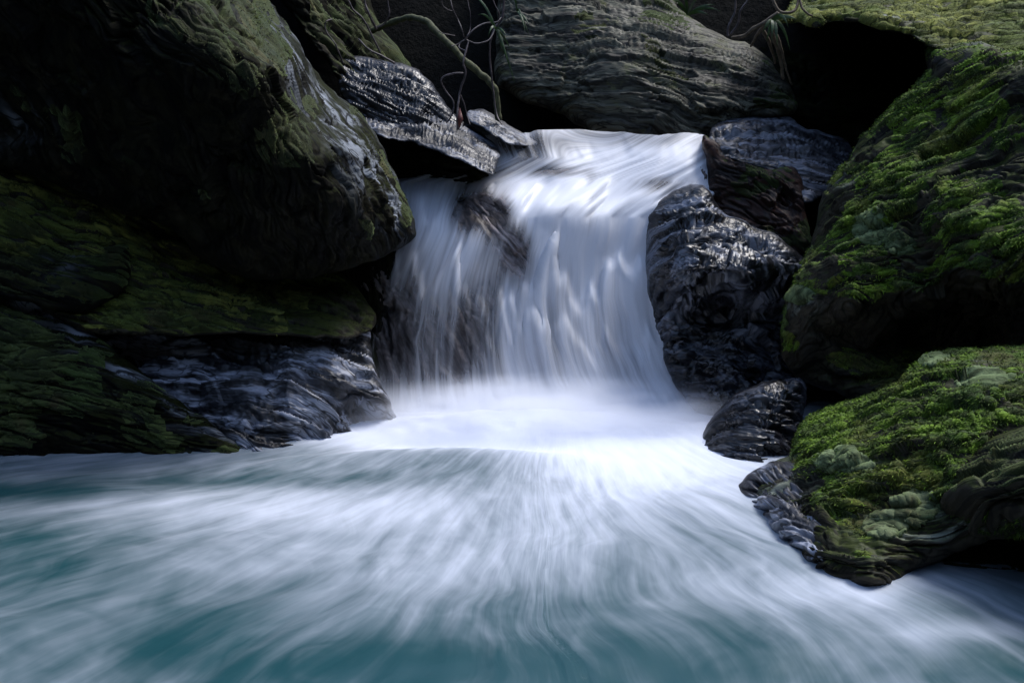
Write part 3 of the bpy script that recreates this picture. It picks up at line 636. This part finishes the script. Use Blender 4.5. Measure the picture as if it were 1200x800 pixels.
rock("overhanging_boulder", [(-260, -170), (200, -170), (270, -60), (302, -20), (322, 8), (346, 44), (372, 86), (402, 116), (427, 140), (444, 165), (462, 202), (479, 237), (486, 266), (480, 285), (456, 297), (425, 310), (390, 320), (350, 328), (290, 325), (240, 305), (190, 262), (120, 244), (60, 214), (0, 193), (-120, 160), (-260, 150)],
     [(-200, 140, 4.1), (0, 180, 4.15), (120, 235, 4.1), (250, 300, 4.1), (380, 310, 4.22), (-200, -100, 3.5), (0, 0, 3.7), (150, 100, 3.75), (250, 0, 3.9), (280, 150, 3.75), (330, 80, 3.95), (390, 170, 4.02), (430, 230, 4.12), (440, 280, 4.2),
      (320, 20, 4.5), (372, 95, 4.55), (425, 145, 4.55), (460, 205, 4.5), (480, 255, 4.45), (200, -140, 4.2), (290, 20, 4.05)],
     M_DARK, "huge dark overhanging boulder filling the upper left, with its ridge highlight painted pale", ang=52, B=.12, R=.09, T=1.2, seed=22, cat="boulder", warp=.16, stretch=4,
     moss=dict(mat=M_OLIVE_DIM, base=-.2, up=.4, noise=1.1, f=3.0, thick=.012, spots=[(320, 165, 28, 28, .5), (300, 30, 40, 60, .3), (230, 120, 60, 40, .25), (60, 130, 60, 50, .2), (356, 75, 14, 30, -1), (390, 130, 16, 30, -1), (420, 180, 14, 30, -1), (450, 235, 14, 34, -1)], blades=7000), pale=[(322, 15, 20, 30, .5), (350, 70, 18, 34, .9), (378, 120, 20, 34, 1), (408, 160, 20, 34, 1), (436, 205, 18, 34, 1), (462, 250, 14, 34, 1), (20, 145, 30, 30, .5)])  # pale spots paint the light along the right-hand ridge
rock("mossy_shelf", [(-260, 60), (-100, 80), (0, 120), (60, 150), (120, 170), (200, 200), (300, 260), (400, 320), (440, 368), (430, 390), (380, 395), (300, 392), (200, 392), (110, 390), (60, 370), (0, 345), (-260, 330)],
     [(-200, 80, 4.8), (0, 130, 4.8), (150, 190, 4.8), (-200, 170, 4.36), (0, 200, 4.36), (120, 250, 4.38), (300, 330, 4.5), (420, 365, 4.5), (-200, 310, 4.08), (0, 320, 4.14), (100, 350, 4.16), (200, 375, 4.16), (300, 382, 4.2), (400, 380, 4.3), (60, 260, 4.28)],
     M_MOSSY, "sloping olive mossy shelf under the huge overhanging boulder", ang=14, B=.06, R=.06, T=.5, seed=23,
     moss=dict(mat=M_OLIVE_LIT, base=.15, up=.5, noise=.9, thick=.016, blades=9000, spots=[(410, 365, 70, 40, -1.3), (300, 345, 60, 30, -.5)]))  # lit moss copy: light on the shelf painted into its colour
rock("rounded_rock", [(-260, 262), (-100, 268), (0, 278), (45, 276), (78, 296), (110, 290), (148, 288), (152, 318), (140, 345), (100, 365), (60, 362), (0, 350), (-260, 330)],
     [(-200, 275, 4.15), (0, 285, 4.22), (70, 300, 4.2), (140, 300, 4.22), (0, 320, 4.08), (80, 335, 4.1), (130, 340, 4.14), (-200, 330, 4.05)],
     M_DARK, "low rounded rock with a highlight painted on its rim below the left mossy shelf", ang=15, B=.06, R=.06, T=.25, seed=24,
     moss=dict(mat=M_OLIVE, base=-.15, up=.6, noise=.8, thick=.012), pale=[(20, 280, 60, 8, .6), (75, 305, 20, 20, .6)])  # pale spots paint a lit upper edge
rock("slate_rock", [(90, 378), (130, 374), (180, 383), (220, 393), (290, 388), (350, 386), (372, 380), (390, 366), (406, 358), (422, 363), (433, 385), (437, 420), (447, 450), (459, 476), (470, 515), (440, 545), (350, 565), (260, 570), (180, 500)],
     [(110, 385, 4.5), (220, 400, 4.42), (300, 395, 4.36), (370, 385, 4.42), (405, 362, 4.5), (430, 400, 4.5), (160, 440, 4.3), (220, 480, 4.12), (300, 450, 4.12), (400, 450, 4.18), (445, 470, 4.2), (280, 525, wl(528)), (350, 515, wl(520)), (440, 490, wl(498)), (300, 560, 3.95), (430, 540, 4.05), (200, 560, 3.9)],
     M_PALE_GLINT, "layered wet slate rock sloping into the pool left of the falls", ang=16, B=.06, R=.06, T=.4, seed=25, freq=16, amp=.018, stretch=4.5, warp=.09, step_amp=2.2, pale_glint0=.9, pale=[(130, 385, 20, 10, .8), (250, 430, 60, 20, .4), (400, 370, 30, 20, .5)])  # lavender highlights painted over the strata as pale colour
rock("bank_rock", [(-260, 300), (-100, 315), (0, 336), (58, 352), (98, 376), (130, 408), (170, 438), (218, 476), (252, 498), (272, 514), (290, 535), (300, 570), (200, 585), (0, 590), (-260, 590)],
     [(-200, 320, 4.1), (0, 345, 4.15), (80, 370, 4.15), (150, 430, 4.02), (230, 490, 3.92), (280, 525, 3.86), (-100, 440, 3.9), (50, 430, 3.92), (120, 480, 3.88), (200, 520, wl(532)), (60, 530, wl(534)), (-100, 530, wl(536)), (0, 580, 3.85), (250, 570, 3.9)],
     M_DARK, "dark green bank rock at the lower left with its lit sloping rim painted pale", ang=12, B=.10, R=.09, T=.5, seed=26,
     moss=dict(mat=M_BANK, base=-.1, up=.6, noise=.8, thick=.016, spots=[(40, 440, 60, 40, .3), (50, 352, 40, 14, -1), (100, 388, 22, 22, -1.2), (150, 430, 24, 20, -1.2), (208, 472, 26, 18, -1.2), (256, 508, 24, 16, -1.2)], blades=8000), pale=[(50, 356, 40, 14, 1), (100, 388, 24, 24, 1), (150, 430, 28, 22, 1), (208, 472, 30, 20, 1), (256, 508, 26, 18, 1)])  # light on the rim painted pale, with the moss kept off it

# ------------------------------------------------------------------ twigs, roots and grass
def wood_mat(name, c1, c2, rough=.55):
    b = NB(name); ob = b.n("ShaderNodeTexCoord").outputs["Object"]
    n = b.noise(ob, 40, 4, .6)
    return b.done(b.bsdf(b.mix(b.rng(n, .35, .65), c1, c2), rough, b.bump(n, .6, .003), .4).outputs[0])
M_TWIG = wood_mat("grey_twig_bark", (.022, .017, .018), (.075, .058, .058))
M_ROOT = wood_mat("mossy_root_bark", (.025, .028, .010), (.06, .065, .025), .8)
M_BROOT = wood_mat("brown_root_bark", (.04, .028, .016), (.09, .07, .045), .8)
M_BLADE = wood_mat("grass_blade", (.010, .026, .003), (.028, .060, .006), .5)
M_RED = wood_mat("red_dead_leaf", (.06, .014, .013), (.10, .028, .02), .6)

def tube(name, pts, r0, r1, mat, parent, org, seed=0, sides=8, sub=8, wob=.1):
    """pts: (photo x, photo y, distance); tapers from r0 to r1"""
    c = np.array([at(*p) for p in pts]); c = catmull(c, sub, closed=False)
    n = len(c); t = np.linspace(0, 1, n)
    c = c + .35 * r0 * vnoise(c * 30, seed, 1)
    T = np.gradient(c, axis=0); T /= np.linalg.norm(T, axis=1)[:, None]
    ref = np.array([0.3, .9, .2]); A = np.cross(T, ref); A /= np.linalg.norm(A, axis=1)[:, None]; B = np.cross(T, A)
    r = (r0 + (r1 - r0) * t) * (1 + wob * noise(np.c_[t * n * .35, t * 0 + seed, t * 0], seed))
    an = np.linspace(0, 2 * math.pi, sides, endpoint=False)
    V = (c[:, None] + r[:, None, None] * (np.cos(an)[None, :, None] * A[:, None] + np.sin(an)[None, :, None] * B[:, None])).reshape(-1, 3)
    i = np.arange(n - 1)[:, None] * sides; k = np.arange(sides)[None]; k2 = (k + 1) % sides
    F = np.stack([i + k, i + k2, i + sides + k2, i + sides + k], -1).reshape(-1, 4)
    V = np.vstack([V, c[0] - T[0] * r[0] * .4, c[-1] + T[-1] * r[-1] * .8]); e0, e1 = len(V) - 2, len(V) - 1
    kk = np.arange(0, sides, 2)
    F = np.vstack([F, np.c_[np.full(len(kk), e0), (kk + 2) % sides, kk + 1, kk], np.c_[np.full(len(kk), e1), kk, kk + 1, (kk + 2) % sides] + np.c_[np.zeros(len(kk)), *[np.full(len(kk), (n - 1) * sides)] * 3].astype(int)])
    return mesh_obj(name, V - org, F, mat, parent=parent)
def empty(name, loc, label, cat, group=None):
    o = bpy.data.objects.new(name, None); COL.objects.link(o); o.location = loc; o.empty_display_size = .05
    return tag(o, label, cat, group)

o0 = at(536, 150, 4.86)
t = empty("leafless_shrub", o0, "thin leafless shrub with twisted grey stems rooted on the wet slab", "shrub")
Z = 4.86
def br(name, pts, r0, r1, sd): tube(name, [(x, y, Z + dz) for x, y, dz in pts], r0 * .75, r1 * .75, M_TWIG, t, o0, sd)
br("stem", [(537, 152, 0), (536, 138, -.02), (537, 122, 0), (540, 104, .02), (546, 86, .0), (543, 74, -.02), (546, 60, 0), (549, 50, .02), (545, 46, .02)], .0085, .0055, 1)
br("branch", [(545, 47, .02), (552, 38, 0), (562, 30, .03), (572, 27, .05), (582, 26, .06), (588, 20, .1)], .0055, .004, 2)
br("branch", [(593, -30, .10), (591, 0, .1), (588, 22, .1), (580, 33, .1), (574, 52, .1), (575, 80, .12), (579, 112, .12), (582, 134, .1), (588, 146, .05)], .009, .0045, 3)
br("branch", [(580, 34, .1), (573, 47, .05), (558, 51, .02), (546, 47, .02), (536, 52, 0), (529, 54, -.02)], .005, .0025, 4)
br("branch", [(544, 44, .02), (541, 34, 0), (536, 22, .02), (530, 8, 0), (525, -14, .05)], .0045, .0025, 5)
br("branch", [(546, 46, .02), (551, 34, .06), (551, 16, .05), (548, 0, .06), (546, -18, .06)], .0035, .002, 6)
br("branch", [(584, 27, .1), (585, 17, .05), (580, 6, .04), (573, -16, .04)], .005, .003, 7)
br("branch", [(586, 10, .1), (587, -2, .06), (585, -18, .05)], .004, .002, 8)
br("branch", [(520, -14, .1), (518, 4, .1), (524, 11, .1), (530, 13, .12)], .003, .002, 9)
br("root", [(543, 86, 0), (532, 86, -.02), (520, 90, -.02), (517, 96, -.02), (522, 106, 0), (531, 119, 0), (531, 130, 0), (528, 138, 0), (523, 144, 0)], .0055, .005, 10)
br("root", [(540, 112, .02), (544, 122, .03), (547, 134, .03), (551, 146, .0)], .005, .003, 11)
br("branch", [(546, 60, 0), (538, 56, .03), (540, 50, .05), (545, 46, .02)], .004, .003, 12)
br("branch", [(533, 42, .15), (527, 41, .1), (518, 39, .1), (512, 35, .2)], .003, .0025, 13)
LF = np.array([at(538, 152, 4.80), at(536, 138, 4.80), at(539, 126, 4.82), at(543, 140, 4.79)])
c = LF.mean(0); V = np.vstack([LF, LF + np.array([0, .003, 0]) + (LF - c) * -.05])
o = mesh_obj("leaf", V - o0, [(0, 1, 2, 3), (7, 6, 5, 4), (0, 4, 5, 1), (1, 5, 6, 2), (2, 6, 7, 3), (3, 7, 4, 0)], M_RED, parent=t)
tag(o, "small red dead leaf at the foot of the shrub")

o0 = at(580, 120, 5.1)
t = empty("mossy_root", o0, "arched mossy root curving down behind the leafless shrub", "root")
tube("root_arch", [(436, 36, 5.5), (458, 27, 5.4), (480, 21, 5.3), (498, 25, 5.2), (511, 37, 5.15), (526, 52, 5.1), (545, 71, 5.08), (562, 86, 5.08), (577, 100, 5.08), (582, 116, 5.1), (584, 140, 5.12)], .016, .018, M_ROOT, t, o0, 20, 10, 10, .25)

def twig(pts, r0, r1, label, name="dry_twig", cat="twig", mat=None, group="dry twigs in the dark at the top"):
    p = at(*pts[0]); o = tube(name, pts, r0, r1, mat or M_TWIG, None, p, int(pts[0][0])); o.location = p
    return tag(o, label, cat, group)
twig([(402, 74, 4.95), (397, 62, 4.93), (393, 52, 4.92), (384, 40, 4.92), (381, 32, 4.92), (383, 25, 4.92), (389, 23, 4.95)], .004, .003, "thin hooked twig curling out beside the ridge of the overhanging boulder")
twig([(441, 34, 5.05), (433, 18, 5.0), (428, 4, 5.0), (424, -20, 5.0)], .006, .004, "thin straight twig leaning up from the start of the mossy root")
twig([(440, 33, 5.1), (450, 28, 5.08), (456, 17, 5.05), (455, 6, 5.05), (452, -16, 5.05)], .004, .003, "bowed twig bulging right beside the straight leaning twig")
twig([(446, 62, 5.0), (436, 42, 4.98), (425, 22, 4.96), (413, 10, 4.96), (404, -10, 4.96)], .005, .003, "long dull twig slanting down left of the mossy root")
twig([(462, 74, 5.0), (448, 66, 4.97), (432, 58, 4.97), (420, 46, 5.0)], .006, .004, "short pale twig lying down the slope above the tilted block")
twig([(853, 42, 5.0), (854, 30, 5.0), (861, 16, 5.0), (862, 0, 5.0), (861, -20, 5.0)], .006, .004, "upright grey twig above the right end of the grey boulder")
twig([(857, 40, 5.02), (865, 28, 5.0), (868, 13, 4.98), (877, 0, 4.98), (890, -16, 4.98)], .006, .004, "grey twig forking away to the right of the upright one")
twig([(904, -14, 4.78), (907, 4, 4.75), (914, 14, 4.74), (926, 15, 4.74), (934, 8, 4.76), (935, -12, 4.8)], .007, .006, "looped twig hanging at the left end of the mossy slab", mat=M_BROOT)
twig([(936, -12, 4.8), (938, 4, 4.76), (944, 14, 4.74), (952, 19, 4.74)], .006, .004, "short bent twig right of the looped one on the mossy slab", mat=M_BROOT)
o0 = at(905, 25, 4.85)
t = empty("brown_root", o0, "forked brown root gripping the right end of the grey boulder", "root")
for k, (pts, r0, r1) in enumerate([([(912, 16, 4.85), (900, 25, 4.87), (888, 31, 4.9), (872, 42, 4.98), (858, 44, 5.05)], .013, .007), ([(898, 27, 4.88), (888, 40, 4.95), (880, 54, 5.05)], .010, .005),
      ([(900, 26, 4.87), (906, 44, 4.95), (914, 66, 5.05), (918, 92, 5.1)], .012, .008), ([(893, 34, 4.92), (902, 52, 5.0), (909, 74, 5.1)], .010, .007), ([(905, 30, 4.87), (914, 52, 4.92), (921, 80, 5.0), (928, 100, 5.05)], .008, .004)]):
    tube("root_fork", pts, r0, r1, M_BROOT, t, o0, 40 + k, 8, 8, .25)

def tuft(px, py, Y, tips, label, wd=.010):
    o0 = at(px, py, Y); t = empty("grass_tuft", o0, label, "grass", "grass tufts at the top")
    for k, (tx, ty, dY) in enumerate(tips):
        a = o0; e = at(tx, ty, Y + dY); md = (a + e) / 2 + np.array([0, -.02, .03 + .02 * (k % 3)])
        u = np.linspace(0, 1, 9)[:, None]; c = (1 - u) ** 2 * a + 2 * u * (1 - u) * md + u * u * e
        T = np.gradient(c, axis=0); sd = np.cross(T, [0, -1, .25 * (k % 2)]); sd /= np.linalg.norm(sd, axis=1)[:, None]
        wv = wd * (.35 + .65 * np.sin(np.pi * np.clip(u * .8 + .15, 0, 1))) * (1 - u ** 3) * .5
        V = np.vstack([c - sd * wv, c + np.array([0, -.0015, .0015]), c + sd * wv]); i = np.arange(8)
        F = np.vstack([np.c_[i, i + 1, i + 10, i + 9], np.c_[i + 9, i + 10, i + 19, i + 18]])
        mesh_obj("blade", V - o0, F, M_BLADE, parent=t)
    return t
tuft(581, 34, 4.9, [(604, 100, .0), (596, 78, -.05), (588, 62, -.03), (600, 62, .05), (560, 18, .0), (553, -4, .05), (594, 44, -.08), (572, 44, -.05)], "small green grass tuft caught in the shrub's fork, with drooping blades", .012)
tuft(606, 14, 5.2, [(620, 42, -.05), (616, 40, -.1), (612, 30, -.05), (622, 34, -.08), (600, -8, 0)], "dull grass tuft against the upper left of the grey boulder")
tuft(806, 18, 5.3, [(790, 4, -.05), (800, -6, -.05), (822, 0, -.08), (838, 6, -.05), (845, 14, -.1), (780, 2, -.1), (830, 18, -.1)], "bright grass tuft on top of the grey boulder's right shoulder", .016)
tuft(905, 24, 4.7, [(898, 50, -.02), (904, 48, -.05), (924, 33, -.05), (935, 24, -.05), (911, 56, -.04), (926, 60, .0), (893, 40, -.02)], "yellow green grass tuft at the left tip of the mossy slab", .018)
